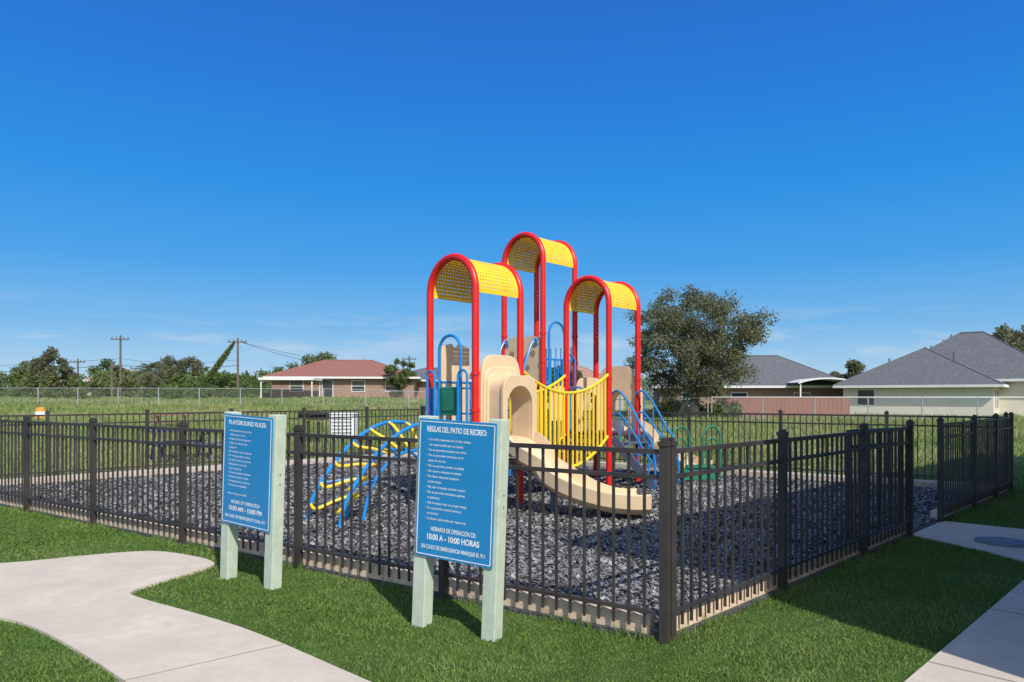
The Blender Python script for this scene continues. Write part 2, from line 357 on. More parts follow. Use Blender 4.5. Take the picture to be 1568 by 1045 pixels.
# ------------------------------------------------------------------ signs
def text_mesh(txt,width,height,bold=.0):
    cu=bpy.data.curves.new('t','FONT'); cu.body=txt; cu.align_x='LEFT'; cu.size=1; cu.offset=bold
    ob=bpy.data.objects.new('t',cu); S.collection.objects.link(ob)
    dg=bpy.context.evaluated_depsgraph_get(); me=bpy.data.meshes.new_from_object(ob.evaluated_get(dg))
    bpy.data.objects.remove(ob); 
    co_=[v.co.copy() for v in me.vertices]
    if not co_: return [],[],0
    x0=min(c.x for c in co_);x1=max(c.x for c in co_)
    sy=height/.73; sx=sy if width is None else width/(x1-x0)
    vs=[((c.x-x0)*sx,(c.y)*sy) for c in co_]; fs=[tuple(p.vertices) for p in me.polygons]
    bpy.data.meshes.remove(me)
    return vs,fs,(x1-x0)*sx
def sign(a,b,lean,lines,title,foot):
    a=Vector(a);b=Vector(b); s_=(b-a); W=s_.length; s_.normalize()
    x=Vector((s_.x,s_.y,0)); z=Vector((0,0,1)); y=z.cross(x)
    M=Matrix.Translation((a.x,a.y,0))@Matrix((x,y,z)).transposed().to_4x4()@Matrix.Rotation(R(lean),4,'Y')
    e=empty('playground_rules_sign',M=M)
    def put(mb,name,mats,bev=0):
        ob=mb.obj(name,mats,bevel=bev); ob.parent=e; ob.matrix_parent_inverse=Matrix.Identity(4); return ob
    mb=MB(); mb.box((0,0,.70),(.105,.105,1.52)); put(mb,'post_1',[M_signpost],.006)
    mb=MB(); mb.box((W,0,.71),(.105,.105,1.52)); put(mb,'post_2',[M_signpost],.006)
    mb=MB()
    for xx in (0,W):
        for zz in (.9,.98): mb.tube([(xx+.0525,-.0,zz),(xx+.058,-.0,zz)],.008,8)
    put(mb,'bolts',[M_steel])
    z0,z1=.50,1.445; yy=-.060
    mb=MB(); mb.box((W/2-.005,yy,(z0+z1)/2),(W+.05,.010,z1-z0),m=0); put(mb,'board',[M_sign],.002)
    mb=MB(); xl=-.018;xr=W+.008; f=yy-.0065; bz0=z0+.018;bz1=z1-.018; t=.0055
    mb.box(((xl+xr)/2,f,bz0),(xr-xl,.002,t)); mb.box(((xl+xr)/2,f,bz1),(xr-xl,.002,t))
    mb.box((xl,f,(bz0+bz1)/2),(t,.002,bz1-bz0-t)); mb.box((xr,f,(bz0+bz1)/2),(t,.002,bz1-bz0-t))
    put(mb,'border',[M_white])
    mb=MB()
    f=yy-.0062
    def put_text(txt,cx,zb,h,width=None,bold=0,left=None):
        vs,fs,wd=text_mesh(txt,width,h,bold=bold)
        x0=left if left is not None else cx-wd/2
        mb.add([(x0+vx,f,zb+vy) for vx,vy in vs],fs)
    cx=(xl+xr)/2
    put_text(title,cx,z1-.085,.038,W*.84,.025)
    for i,tx in enumerate(lines):
        if tx.startswith('•'): put_text('•',cx,z1-.145-i*.036,.0145,None,.004,left=xl+.06)
        put_text(tx.lstrip('• '),cx,z1-.145-i*.036,.0165,None,.008,left=xl+.078)
    put_text(foot[0],cx,z0+.185,.030,W*.64,.02)
    put_text(foot[1],cx,z0+.125,.040,W*.74,.03)
    put_text(foot[2],cx,z0+.060,.028,W*.90,.018)
    put(mb,'lettering',[M_white])
en=["• Adult supervision is required for","  children under 12 years","• No glass containers in play area","• No pets are allowed in the","  playground","• No climbing on top of equipment","• No running, pushing or shoving","• No food or drinks on equipment","• Please place all trash in the","  proper receptacles","• Do not use equipment when wet","• No bicycles, skates or boards","• Use equipment at your own risk","• No loud music or profanity","","• Report damage to the office"]
es=["• Los niños menores de 12 años deben","  ser supervisados por un adulto","• No se permiten envases de vidrio","• No se permiten mascotas en el","  patio de recreo","• No se permite comida ni bebida","• No correr, empujar ni aventar","• Por favor deposite la basura","  en los botes","• No usar el equipo cuando mojado","• No se permiten bicicletas, patines","  ni patinetas","• Use el equipo bajo su propio riesgo","• No se permite música fuerte ni","  profanidad","• Cualquier daño debe ser reportado"]
sign((-2.49,6.31),(-1.99,5.97),2.6,en,"PLAYGROUND RULES:",("HOURS OF OPERATION","10:00 AM - 10:00 PM","IN CASE OF EMERGENCY DIAL 911"))
sign((-.63,5.02),(-.135,4.73),2.4,es,"REGLAS DEL PATIO DE RECREO:",("HORARIO DE OPERACIÓN DE:","10:00 A - 10:00 HORAS","EN CASO DE EMERGENCIA MARQUE EL 911"))
# ------------------------------------------------------------------ playground structure
al=R(42); O=Vector((-.50,9.83)); e1=Vector((math.cos(al),-math.sin(al))); e2=Vector((math.sin(al),math.cos(al)))
def W_(i,j,z): q=O+e1*i+e2*j; return Vector((q.x,q.y,z))
s=.93
play=empty('playground_structure',(O.x,O.y,0))
def part(mb,name,mats,smooth=False,bevel=0): return mb.obj(name,mats,parent=play,smooth=smooth,bevel=bevel)
towers={'a':(0,0,.95,3.07),'b':(-1.13,2.82,1.75,4.02),'c':(-.13,3.40,.95,3.20)}
GL=Matrix.Rotation(-al,3,'Z')
for nm,(fi,fj,dz,zs) in towers.items():
    mb=MB()
    for j in (fj,fj+s):
        pts=[W_(fi-s,j,-.05),W_(fi-s,j,1.5),W_(fi-s,j,zs)]
        for k in range(1,24):
            t=math.pi*k/24; pts.append(W_(fi-s/2-math.cos(t)*s/2,j,zs+math.sin(t)*s/2*1.04))
        pts+=[W_(fi,j,zs),W_(fi,j,1.5),W_(fi,j,-.05)]
        mb.tube(pts,.052,12)
    part(mb,'tower_%s_arches'%nm,[M_red],True)
    mb=MB()
    for (ii,jj) in [(fi,fj),(fi-s,fj),(fi,fj+s),(fi-s,fj+s)]:
        for z in (dz-.02,dz+.45,dz+.95):
            mb.tube([W_(ii,jj,z-.022),W_(ii,jj,z+.022)],.061,12)
    part(mb,'tower_%s_clamps'%nm,[M_red],True)
    mb=MB(); nu,nv=30,16; r=s/2-.002
    def rp(u,v):
        t=-.10+(math.pi+.20)*u/nu; return W_(fi-s/2-math.cos(t)*r,fj+.05+(s-.10)*v/nv,zs+math.sin(t)*r*1.04)
    for a_ in range(nu):
        for b_ in range(nv):
            q=[(a_,b_),(a_+1,b_),(a_+1,b_+1),(a_,b_+1)]
            edge=a_ in(0,nu-1) or b_ in(0,nv-1)
            if edge: mb.add([rp(*p) for p in q],[(0,1,2,3)]); continue
            cu=a_+.5; hu,hv=.13,.27
            cv=b_+.5+(.15 if a_%2 else -.15)
            inn=[(cu-hu,cv-hv),(cu+hu,cv-hv),(cu+hu,cv+hv),(cu-hu,cv+hv)]
            mb.add([rp(*p) for p in q]+[rp(*p) for p in inn],[(0,1,5,4),(1,2,6,5),(2,3,7,6),(3,0,4,7)])
    ob=part(mb,'tower_%s_roof'%nm,[M_yel])
    so_=ob.modifiers.new('t','SOLIDIFY'); so_.thickness=.010; so_.offset=0
    mb=MB(); c=W_(fi-s/2,fj+s/2,dz-.03); mb.box(c,(s-.02,s-.02,.06),M=GL)
    part(mb,'tower_%s_deck'%nm,[M_deck],bevel=.008)
def arch_panel(mb,fi,fj,z0,ztop,w,ro,zc,i0,thick,m=0,axis='j'):
    n=20; cj=fj+s/2
    def P_(a,z,i): return W_(i,cj+a,z) if axis=='j' else W_(cj+a,i,z)
    inner=[(-ro,z0)]+[(-ro*math.cos(math.pi*k/n),zc+ro*math.sin(math.pi*k/n)) for k in range(n+1)]+[(ro,z0)]
    outer=[(-w/2,z0)]
    for k in range(n+1):
        t=math.pi*k/n; c_,s_=-math.cos(t),math.sin(t); p=4.5
        q=(abs(c_)**p+abs(s_)**p)**(-1/p); outer.append((c_*q*w/2,zc+(ztop-zc)*s_*q))
    outer.append((w/2,z0)); N_=len(outer)
    vs=[];
    for i in (i0,i0+thick):
        vs+=[P_(a,z,i) for a,z in outer]+[P_(a,z,i) for a,z in inner]
    fs=[]
    for k in range(N_-1):
        fs.append((k,k+1,N_+k+1,N_+k)); o=2*N_; fs.append((o+k,o+N_+k,o+N_+k+1,o+k+1))
        fs.append((k,o+k,o+k+1,k+1)); fs.append((N_+k,N_+k+1,o+N_+k+1,o+N_+k))
    mb.add(vs,fs,m)
mb=MB()
arch_panel(mb,0,0,.93,2.17,s-.11,.26,1.47,.0,.06)
arch_panel(mb,0,0,.93,2.0,.78,.26,1.47,.061,.03)
arch_panel(mb,0,0,.93,1.92,.71,.26,1.47,.092,.03)
arch_panel(mb,0,0,.90,1.85,.65,.26,1.47,.123,.24)
arch_panel(mb,0,0,.88,1.88,.70,.26,1.47,.364,.05)
part(mb,'slide_hood',[M_tan],True,bevel=.008)
prof=[(-.34,.20),(-.32,.03),(-.22,-.05),(0,-.07),(.22,-.05),(.32,.03),(.34,.20),(.30,.215),(.27,.07),(.18,.0),(0,-.02),(-.18,.0),(-.27,.07),(-.30,.215)]
sl=[W_(-.02,.46,.96),W_(.30,.46,.93),W_(.65,.44,.72),(.50,9.62,.50),(.85,9.40,.30),(1.2,9.28,.19),(1.5,9.26,.15),(1.70,9.28,.15)]
mb=MB(); mb.sweep(prof,catmull(sl,5))
part(mb,'tan_slide',[M_tan],True)
mb=MB(); mb.tube([(1.4,9.28,.1),(1.4,9.28,-.05)],.05); mb.tube([(.55,9.6,.42),(.55,9.6,-.05)],.04); part(mb,'slide_supports',[M_slate],True)
mb=MB()
def hoop(mb,P_,a0,a1,z0,z1,r=.018):
    w2=(a1-a0)/2;c=(a0+a1)/2; pts=[P_(a0,z0)]+[P_(c-w2*math.cos(math.pi*k/10),z1-abs(w2)+abs(w2)*math.sin(math.pi*k/10)) for k in range(11)]+[P_(a1,z0)]
    mb.tube(pts,r,8)
A0=lambda a,z: W_(a,-.03,z)
hoop(mb,A0,-.70,-.26,.95,2.45,.022)
for a0,a1 in ((-.88,-.72),(-.24,-.06)):
    hoop(mb,lambda a,z:W_(a,-.10,z),a0,a1,.55,1.95)
for k in range(4):
    mb.tube([W_(-.87+.05*k,-.05,.95),W_(-.87+.05*k,-.05,1.70)],.012,6)
for z in (1.05,1.35,1.7): mb.tube([W_(-.90,-.03,z),W_(-.70,-.03,z)],.014,6); mb.tube([W_(-.26,-.03,z),W_(-.03,-.03,z)],.014,6)
for k in range(8): mb.tube([W_(-s,.1+.105*k,.95),W_(-s,.1+.105*k,1.8)],.012,6)
mb.tube([W_(-s,0,1.8),W_(-s,s,1.8)],.016,8)
Bf=lambda a,z: W_(-1.10,a,z)
hoop(mb,Bf,2.95,3.40,1.75,2.92,.022); hoop(mb,Bf,3.35,3.72,1.75,2.35,.018)
for k in range(7): mb.tube([W_(-1.13,2.92+.11*k,1.75),W_(-1.13,2.92+.11*k,2.25)],.012,6)
mb.tube([W_(-1.13,2.82,2.25),W_(-1.13,3.75,2.25)],.016,8)
for k in range(8): mb.tube([W_(-2.06+.12*k,3.75,1.75),W_(-2.06+.12*k,3.75,2.5)],.012,6)
for a in (-1.95,-1.25):
    mb.tube(catmull([W_(a,2.80,2.5),W_(a,2.72,2.6),W_(a,2.5,2.2),W_(a,2.2,1.2),W_(a,2.05,0)],5),.02,8)
for k in range(7): mb.tube([W_(-1.95,2.06+.08*k,.2+.27*k),W_(-1.25,2.06+.08*k,.2+.27*k)],.016,6)
for j in (3.47,4.25):
    mb.tube(catmull([W_(-.13,j,1.62),W_(.02,j,1.68),W_(.25,j,1.45),W_(.5,j,1.05),W_(.68,j,.8),W_(.74,j,.4),W_(.74,j,0)],5),.019,8)
    mb.tube(catmull([W_(-.13,j,1.25),W_(.05,j,1.28),W_(.3,j,1.0),W_(.55,j,.65),W_(.72,j,.45)],5),.016,8)
    for k in range(4):
        t=.05+.19*k; mb.tube([W_(t,j,.85-1.0*t),W_(t,j,1.66-1.15*t)],.012,6)
for k in range(5): mb.tube([W_(-.13,3.48+.19*k,.95),W_(-.13,3.48+.19*k,1.2)],.012,6)
hoop(mb,lambda a,z:W_(a,3.37,z),-.95,-.6,.95,1.75,.018)
part(mb,'blue_handrails',[M_blue],True)
mb=MB()
c=W_(-.48,-.04,1.52); mb.box(c,(.36,.03,.40),M=GL); c=W_(-.48,-.06,1.52); mb.box(c,(.26,.02,.28),M=GL)
c=W_(-.48,-.04,1.14); mb.box(c,(.36,.03,.22),M=GL)
part(mb,'green_panel',[M_green],bevel=.01)
mb=MB()
for k in range(4):
    c=W_(.0+.19*k,3.86,.76-.19*k); mb.box(c,(.22,.74,.035),M=GL)
for j in (3.47,4.25): mb.beam(W_(-.1,j,.86),W_(.76,j,.03),.03,.16)
part(mb,'stairs',[M_slate],bevel=.005)
mb=MB()
def holed(mb,P_,a0,a1,z0,z1,holes,th):
    n=16; top=[(a0+(a1-a0)*k/n, z1+.06*math.sin(math.pi*k/n)-.05*(abs(k-n/2)<1.5)) for k in range(n+1)]
    vs=[P_(a,z0,0) for a,_ in top]+[P_(a,z,0) for a,z in top]+[P_(a,z0,th) for a,_ in top]+[P_(a,z,th) for a,z in top]
    N_=n+1; fs=[]
    for k in range(n):
        fs+=[(k,k+1,N_+k+1,N_+k),(2*N_+k,3*N_+k,3*N_+k+1,2*N_+k+1),(N_+k,N_+k+1,3*N_+k+1,3*N_+k),(k,2*N_+k,2*N_+k+1,k+1)]
    fs+=[(0,N_,3*N_,2*N_),(n,2*N_+n,3*N_+n,N_+n)]
    mb.add(vs,fs,0)
    for (a,z,r) in holes:
        ring=[P_(a+r*math.cos(t*math.pi/8),z+r*math.sin(t*math.pi/8),-.004) for t in range(16)]
        mb.add(ring,[tuple(range(16))],1)
holed(mb,lambda a,z,o:W_(a,2.80+o,z),-2.02,-1.17,1.78,2.62,[(-1.85,2.35,.06),(-1.6,2.45,.05),(-1.35,2.35,.06),(-1.72,2.1,.05),(-1.47,2.1,.05)],.04)
holed(mb,lambda a,z,o:W_(-s-.04+o,a,z),.22,.80,1.1,2.32,[(.5,2.05,.08)],.04)
holed(mb,lambda a,z,o:W_(-1.10+o*1,a,z),2.95,3.4,1.15,1.72,[(3.1,1.5,.05)],.04)
arch_panel(mb,0,3.40,.93,1.93,s-.14,.24,1.42,-.90,.05,axis='j')
part(mb,'tan_panels',[M_tan,M_tand])
mb=MB(); arch_panel(mb,0,-.13-s,.93,2.15,s-.12,.26,1.42,4.33,.05,axis='i')
arch_panel(mb,0,-.13-s,.93,1.85,.70,.26,1.42,4.38,.30,axis='i')
part(mb,'far_slide_hood',[M_tan],True)
q0=W_(-.6,4.40,.95)
mb=MB(); mb.sweep(prof,catmull([q0,W_(-.55,4.75,.9),(2.6,14.05,.62),(3.0,13.95,.38),(3.3,13.65,.22),(3.45,13.35,.18)],5)); part(mb,'far_slide',[M_tan],True)
mb=MB()
for (x,y) in ((3.75,13.5),(3.1,13.2)):
    hoop(mb,lambda a,z:Vector((x+a*.9,y+a*.4,z)),-.2,.2,0,1.02,.02)
    hoop(mb,lambda a,z:Vector((x+a*.9,y+a*.4,z)),-.12,.12,0,.8,.015)
mb.box((3.45,13.27,.16),(.62,.10,.22),rz=.2)
mb.box((3.45,13.22,.30),(.5,.06,.06),rz=.2)
part(mb,'green_grab_hoops',[M_green],True)
mb=MB(); mp_=MB()
for (ia,ic) in ((0.0,-.13),(-s,-.13-s)):
    top=[];bot=[]
    n=20
    for k in range(n+1):
        t=k/n; j=s+(3.40-s)*t; i=ia+(ic-ia)*t; sag=4*t*(1-t)
        top.append(W_(i,j,1.98-.34*sag)); bot.append(W_(i,j,.93-.48*sag))
    mb.tube(top,.026,8); mb.tube(bot,.026,8)
    for k in range(1,n): mb.tube([bot[k],top[k]],.020,6)
part(mb,'bridge_railings',[M_yel],True)
n=16
for k in range(n):
    t=(k+.5)/n; j=s+(3.40-s)*t; i=-.13*t-s/2; sag=4*t*(1-t); c=W_(i,j,.92-.48*sag); mp_.box(c,(s-.1,.13,.03),M=GL)
part(mp_,'bridge_planks',[M_deck])
mb=MB(); my=MB()
key=[(.0,1.02),(-.35,1.20),(-.8,1.22),(-1.25,1.03),(-1.65,.68),(-1.92,.30),(-2.02,-.05)]
cur=catmull([(0,a,b) for a,b in key],6)
key2=[(-.1,.45),(-.45,.80),(-.8,.86),(-1.15,.72),(-1.42,.40),(-1.55,-.05)]
cur2=catmull([(0,a,b) for a,b in key2],6)
for i in (-.98,-.28):
    mb.tube([W_(i,p.y,p.z) for p in cur],.025,8)
for i in (-.80,-.46):
    mb.tube([W_(i,p.y,p.z) for p in cur2],.022,8)
N1=len(cur)
for k in range(3,N1-3,4):
    p=cur[k]; p2=cur2[min(len(cur2)-1,int(k*len(cur2)/N1))]
    pts=catmull([W_(-.98,p.y,p.z),W_(-.86,p.y,p.z-.05),W_(-.76,(p.y+p2.y)/2,p.z*.5+p2.z*.5),W_(-.63,p2.y,p2.z+.02),W_(-.50,(p.y+p2.y)/2,p.z*.5+p2.z*.5),W_(-.40,p.y,p.z-.05),W_(-.28,p.y,p.z)],4)
    my.tube(pts,.021,8)
    if k%8==3:
        mb.tube([W_(-.98,p.y,p.z),W_(-.80,p2.y,p2.z)],.016,6); mb.tube([W_(-.28,p.y,p.z),W_(-.46,p2.y,p2.z)],.016,6)
part(mb,'climber_rails',[M_blue],True); part(my,'climber_rungs',[M_yel],True)
# ------------------------------------------------------------------ houses
def house(name,loc,rot,W,D,Hh,RH,wm,rm,wins=(),ov=.5,wings=()):
    z=float(zt(np.array(loc[0]),np.array(loc[1])))-.1
    M=Matrix.Translation((loc[0],loc[1],z))@Matrix.Rotation(rot,4,'Z'); e=empty(name,M=M)
    def put(mb,nm,mats,bev=0):
        ob=mb.obj(nm,mats,bevel=bev); ob.parent=e; ob.matrix_parent_inverse=Matrix.Identity(4)
    blocks=[(0,0,W,D,Hh,RH)]+list(wings)
    mw=MB();mr=MB();mt=MB();mg=MB()
    for bi,(cx,cy,w,dp,hh,rh) in enumerate(blocks):
        mw.box((cx,cy,hh/2),(w,dp,hh-.001*bi))
        a,b_=w/2+ov,dp/2+ov; rl=max(0,abs(a-b_)); 
        if a>=b_: r0,r1=(cx-(a-b_),cy),(cx+(a-b_),cy)
        else: r0,r1=(cx,cy-(b_-a)),(cx,cy+(b_-a))
        zz=hh+.02
        vs=[(cx-a,cy-b_,zz),(cx+a,cy-b_,zz),(cx+a,cy+b_,zz),(cx-a,cy+b_,zz),(r0[0],r0[1],zz+rh),(r1[0],r1[1],zz+rh)]
        fs=[(0,1,5,4),(1,2,5),(2,3,4,5),(3,0,4)] if a>=b_ else [(0,1,4),(1,2,5,4),(2,3,5),(3,0,4,5)]
        mr.add(vs,fs+[(0,3,2,1)])
        for p,q in ((0,1),(1,2),(2,3),(3,0)):
            P_=Vector(vs[p])-Vector((0,0,.10)); Q=Vector(vs[q])-Vector((0,0,.10)); mt.beam(P_,Q,.04,.19)
        mr.tube([vs[4],vs[5]] if rl>.05 else [vs[4],(vs[4][0]+.1,vs[4][1],vs[4][2])],.08,6)
        for cnr,rd in ((0,4),(3,4),(1,5),(2,5)) if a>=b_ else ((0,4),(1,4),(2,5),(3,5)): mr.tube([vs[cnr],vs[rd]],.05,5)
        mr.box((cx+w*.2,cy-.1,zz+rh*.75),(.12,.12,.7))
        mr.tube([(cx-w*.22,cy-dp*.22,zz+rh*.3),(cx-w*.22,cy-dp*.22,zz+rh*.72)],.06,6)
    for (f,off,zc,ww,wh,kind) in wins:
        if f=='f': c=(off,-D/2,zc);sz=(ww,.06,wh)
        elif f=='l': c=(-W/2,off,zc);sz=(.06,ww,wh)
        elif f=='r': c=(W/2,off,zc);sz=(.06,ww,wh)
        big=tuple((x+.16 if x>.1 else .05) for x in sz)
        mt.box(c,big); mg.box(c,tuple(x if x>.1 else .09 for x in sz),m=0)
        bar=(sz[0] if sz[0]>.1 else .11,sz[1] if sz[1]>.1 else .11,.05); 
        if kind=='w': mt.box(c,bar)
    put(mw,'walls',[wm]); put(mr,'roof',[rm]); put(mt,'trim',[M_trim]); put(mg,'windows',[M_glass])
    return e
W4=lambda *a:[('f',x,1.4,1.2,1.0,'w') for x in a]
house('ranch_house',(-17.3,76),R(6),14,9,2.3,1.85,M_brick,M_roofr,W4(-4.5,1.5,4.8)+[('f',-1.5,1.0,.95,1.95,'d')],.6)
house('ranch_house',(-9.0,86),R(-4),12,9,2.4,1.5,M_brick,M_roofg,W4(-3,2),.6)
house('ranch_house',(5.6,72),R(4),9.5,8,2.5,2.2,M_stucco2,M_roofs,W4(-3,2),.6)
house('ranch_house',(20.5,64),R(-8),15,9,2.5,2.7,M_brick,M_roofg,W4(-5,-1,4),.6)
house('ranch_house',(-47.5,88),R(10),6,6,2.3,1.4,M_stucco,M_roofs,W4(0),.4)
house('stucco_house',(32.2,56.0),R(-38),9.6,9.8,2.45,2.95,M_stucco,M_roofg,[('f',-3.2,1.55,1.1,1.1,'w'),('r',-3.4,1.45,.75,1.25,'w'),('r',-1.6,1.45,1.1,1.25,'w'),('r',1.5,1.45,1.0,1.2,'w')],.6,wings=[(2.6,4.9,11.6,10,2.9,3.9)])
def carport(loc,rot,W,D,Hh,m=M_trim,curved=False):
    z=float(zt(np.array(loc[0]),np.array(loc[1]))); M=Matrix.Translation((loc[0],loc[1],z))@Matrix.Rotation(rot,4,'Z'); mb=MB()
    if curved:
        pr=[(-W/2+W*k/10,Hh-.9*(abs(k-4)/6)**2.2) for k in range(11)]
        vs=[(x,-D/2,zz) for x,zz in pr]+[(x,D/2,zz) for x,zz in pr]+[(x,-D/2,zz-.12) for x,zz in pr]+[(x,D/2,zz-.12) for x,zz in pr]
        fs=[]
        for k in range(10): fs+=[(k,k+1,12+k,11+k),(22+k,33+k,34+k,23+k),(k,22+k,23+k,k+1),(11+k,12+k,34+k,33+k)]
        mb.add(vs,fs)
    else: mb.box((0,0,Hh),(W,D,.22))
    for x in (-W/2+.2,W/2-.2):
        for y in (-D/2+.2,D/2-.2): mb.box((x,y,Hh/2-.1),(.1,.1,Hh-.25))
    ob=mb.obj('carport',[m]); ob.matrix_world=M
carport((-20.9,68),R(4),5.0,4,1.9)
carport((25.2,58),R(-5),5.5,5,3.0,curved=True)
mb=MB()
for k in range(60):
    x=14.6+k*.15; mb.box((x,50+.02*(k%2),.75+random.uniform(-.02,.02)),(.14,.02,1.5))
for zz in (.4,1.3): mb.beam((14.6,50.05,zz),(23.5,50.05,zz),.04,.09)
mb.obj('wooden_fence',[M_wood])
def chain(a,b,h):
    mb=MB(); a=Vector(a);b=Vector(b); L_=(b-a).length; d=(b-a)/L_; n=int(L_/3)
    zf=lambda q: float(zt(np.array(q.x),np.array(q.y)))
    for k in range(n+1):
        q=a+d*(L_*k/n); z=zf(q); mb.tube([(q.x,q.y,z-.1),(q.x,q.y,z+h+.05)],.035,6)
        if k<n:
            q2=a+d*(L_*(k+1)/n); mb.tube([(q.x,q.y,z+h),(q2.x,q2.y,zf(q2)+h)],.024,6)
    st=.16; t=0
    while t<L_-h:
        for sg in (0,1):
            qa=a+d*(t+(h if sg else 0)); qb=a+d*(t+(0 if sg else h)); za=zf(qa);zb=zf(qb)
            w=.0035
            mb.add([(qa.x-w,qa.y,za),(qa.x+w,qa.y,za),(qb.x+w,qb.y,zb+h),(qb.x-w,qb.y,zb+h)],[(0,1,2,3)])
        t+=st
    mb.obj('chain_link_fence',[M_steel])
chain((-75,56),(8,50),1.3); chain((8.2,50),(12,44),1.45); chain((12.2,43.9),(48,39),1.5)
# ------------------------------------------------------------------ vegetation
def leafcloud(cent,rad,n,size,flat=1.0):
    cent=np.array(cent);rad=np.array(rad); vol=rad**2; idx=rng.choice(len(cent),n,p=vol/vol.sum())
    d=rng.normal(size=(n,3)); d/=np.linalg.norm(d,axis=1)[:,None]
    rr=rng.random(n)**.45*rad[idx]*(1+.25*rng.normal(size=n)*.6)
    P=cent[idx]+d*rr[:,None]*np.array([1,1,flat])
    a=rng.normal(size=(n,3)); a/=np.linalg.norm(a,axis=1)[:,None]; b=rng.normal(size=(n,3)); b-=a*(a*b).sum(1)[:,None]; b/=np.linalg.norm(b,axis=1)[:,None]
    sz=size*rng.uniform(.5,1.3,n)[:,None]
    V=np.stack([P-a*sz,P-b*sz*.45,P+a*sz,P+b*sz*.45],1).reshape(-1,3)
    return V
def tree(name,x,y,h,cr,nleaf,size,leafm,clumps=34,trunk_h=None,trunk_r=.3,low=.22,seed=1,rk=(.13,.27)):
    rs=random.Random(seed); z0=float(zt(np.array(x),np.array(y))); e=empty(name,(x,y,z0))
    th=trunk_h or h*.28; mb=MB(); cents=[];rads=[]
    fork=Vector((x+rs.uniform(-.1,.1)*cr*.3,y,z0+th))
    mb.tube([(x,y,z0-.2),(x+.05,y,z0+th*.5),fork],[trunk_r*1.25,trunk_r,trunk_r*.8],10)
    nl=7; cz=z0+h*(low+(1-low)*.5)
    for k in range(clumps):
        u=rs.uniform(0,6.283); v=rs.uniform(-1,1); rr=rs.random()**.45
        hx=math.cos(u)*math.sqrt(1-v*v)*cr*.88*rr; hy=math.sin(u)*math.sqrt(1-v*v)*cr*.88*rr
        cents.append((x+hx,y+hy,cz+v*rr*h*(1-low)*.44)); rads.append(cr*rs.uniform(*rk))
    for i in range(nl):
        an=i/nl*6.283+rs.uniform(-.4,.4); el=rs.uniform(.35,1.2); Ln=cr*rs.uniform(.4,.65)
        tip=fork+Vector((math.cos(an)*math.cos(el)*Ln*1.15,math.sin(an)*math.cos(el)*Ln*1.15,math.sin(el)*(h-th)*.5))
        mid=(fork+tip)/2+Vector((rs.uniform(-.3,.3),rs.uniform(-.3,.3),rs.uniform(-.2,.5)))
        mb.tube(catmull([fork,mid,tip],4),[trunk_r*.5*(1-k/9) +.02 for k in range(9)],6)
        near=sorted(cents,key=lambda c:(Vector(c)-tip).length)[:7]
        for c in near:
            c=Vector(c); m_=(tip+c)/2+Vector((0,0,.25)); mb.tube([mid.lerp(tip,rs.uniform(.5,1)),m_,c],[trunk_r*.14,trunk_r*.09,.015],5)
    V=leafcloud(cents,rads,nleaf,size,.85)
    c2=[((c[0]-x)*1.14+x,(c[1]-y)*1.14+y,(c[2]-cz)*1.12+cz) for c in cents]; V2=leafcloud(c2,[r*.7 for r in rads],nleaf//6,size*.9)
    V=np.concatenate([V,V2])
    V[:,0]-=x;V[:,1]-=y;V[:,2]-=z0
    mb.obj('trunk_and_limbs',[M_bark],parent=e,smooth=True)
    o2=npmesh('foliage',V,np.arange(len(V)).reshape(-1,4),leafm,4); o2.parent=e
    return e
tree('mesquite_tree',11.9,47,9.1,5.2,40000,.10,M_leaf,clumps=170,trunk_h=1.8,trunk_r=.33,low=.11,seed=5,rk=(.10,.18))
tree('tree',37,78,6.3,3.0,7000,.18,M_leaf,clumps=26,seed=8)
tree('tree',55,80,9.2,5,8000,.22,M_leaf,clumps=60,seed=12,rk=(.1,.2)); tree('tree',61,84,10,5,8000,.22,M_leaf,clumps=60,seed=14,rk=(.1,.2))
tree('tree',50,78,8.6,3.5,6000,.2,M_leaf,clumps=50,seed=15,rk=(.1,.2))
tree('tree',-24.5,92,5.6,4.6,9000,.18,M_leafg,clumps=50,seed=21,low=.08)
tree('tree',-19.5,95,5.4,4.0,7000,.18,M_leafg,clumps=40,seed=25,low=.08)
tree('tree',-52.5,82,5.6,3.0,8000,.17,M_leaf,clumps=40,seed=31,low=.06)
tree('tree',-57.5,86,4.8,3.6,8000,.18,M_leafg,clumps=34,seed=33,low=.05)
tree('tree',-33.5,86,3.6,3.4,7000,.17,M_leafg,clumps=34,seed=35,low=.05)
tree('tree',-40.5,88,5.0,3.6,9000,.17,M_leaf,clumps=40,seed=36,low=.05)
tree('tree',-46.5,84,4.4,3.2,8000,.17,M_leafg,clumps=34,seed=41,low=.05)
tree('tree',-28.0,88,3.7,3.2,6000,.17,M_leafg,clumps=30,seed=43,low=.05)
tree('tree',4,60,4.6,2.2,4000,.16,M_leafg,clumps=20,seed=37)
tree('tree',-11.2,72,4.4,2.0,3500,.15,M_leafg,clumps=20,seed=39)
cs=[];rs_=[]
for k in range(260):
    x=rng.uniform(-85,-25); y=rng.uniform(78,98); cs.append((x,y,TZ+rng.uniform(.2,2.3))); rs_.append(rng.uniform(.6,1.4))
for k in range(180):
    x=rng.uniform(-130,150); y=rng.uniform(115,150); cs.append((x,y,.9+rng.uniform(0,3.0))); rs_.append(rng.uniform(1.2,2.4))
V=leafcloud(cs,rs_,100000,.21); npmesh('distant_trees',V,np.arange(len(V)).reshape(-1,4),M_leafg,4)
cs=[];rs_=[]
for k in range(40):
    x=rng.uniform(-60,-24); cs.append((x,66+rng.uniform(-2,2),TZ-.1+rng.uniform(.1,.7))); rs_.append(rng.uniform(.4,.9))
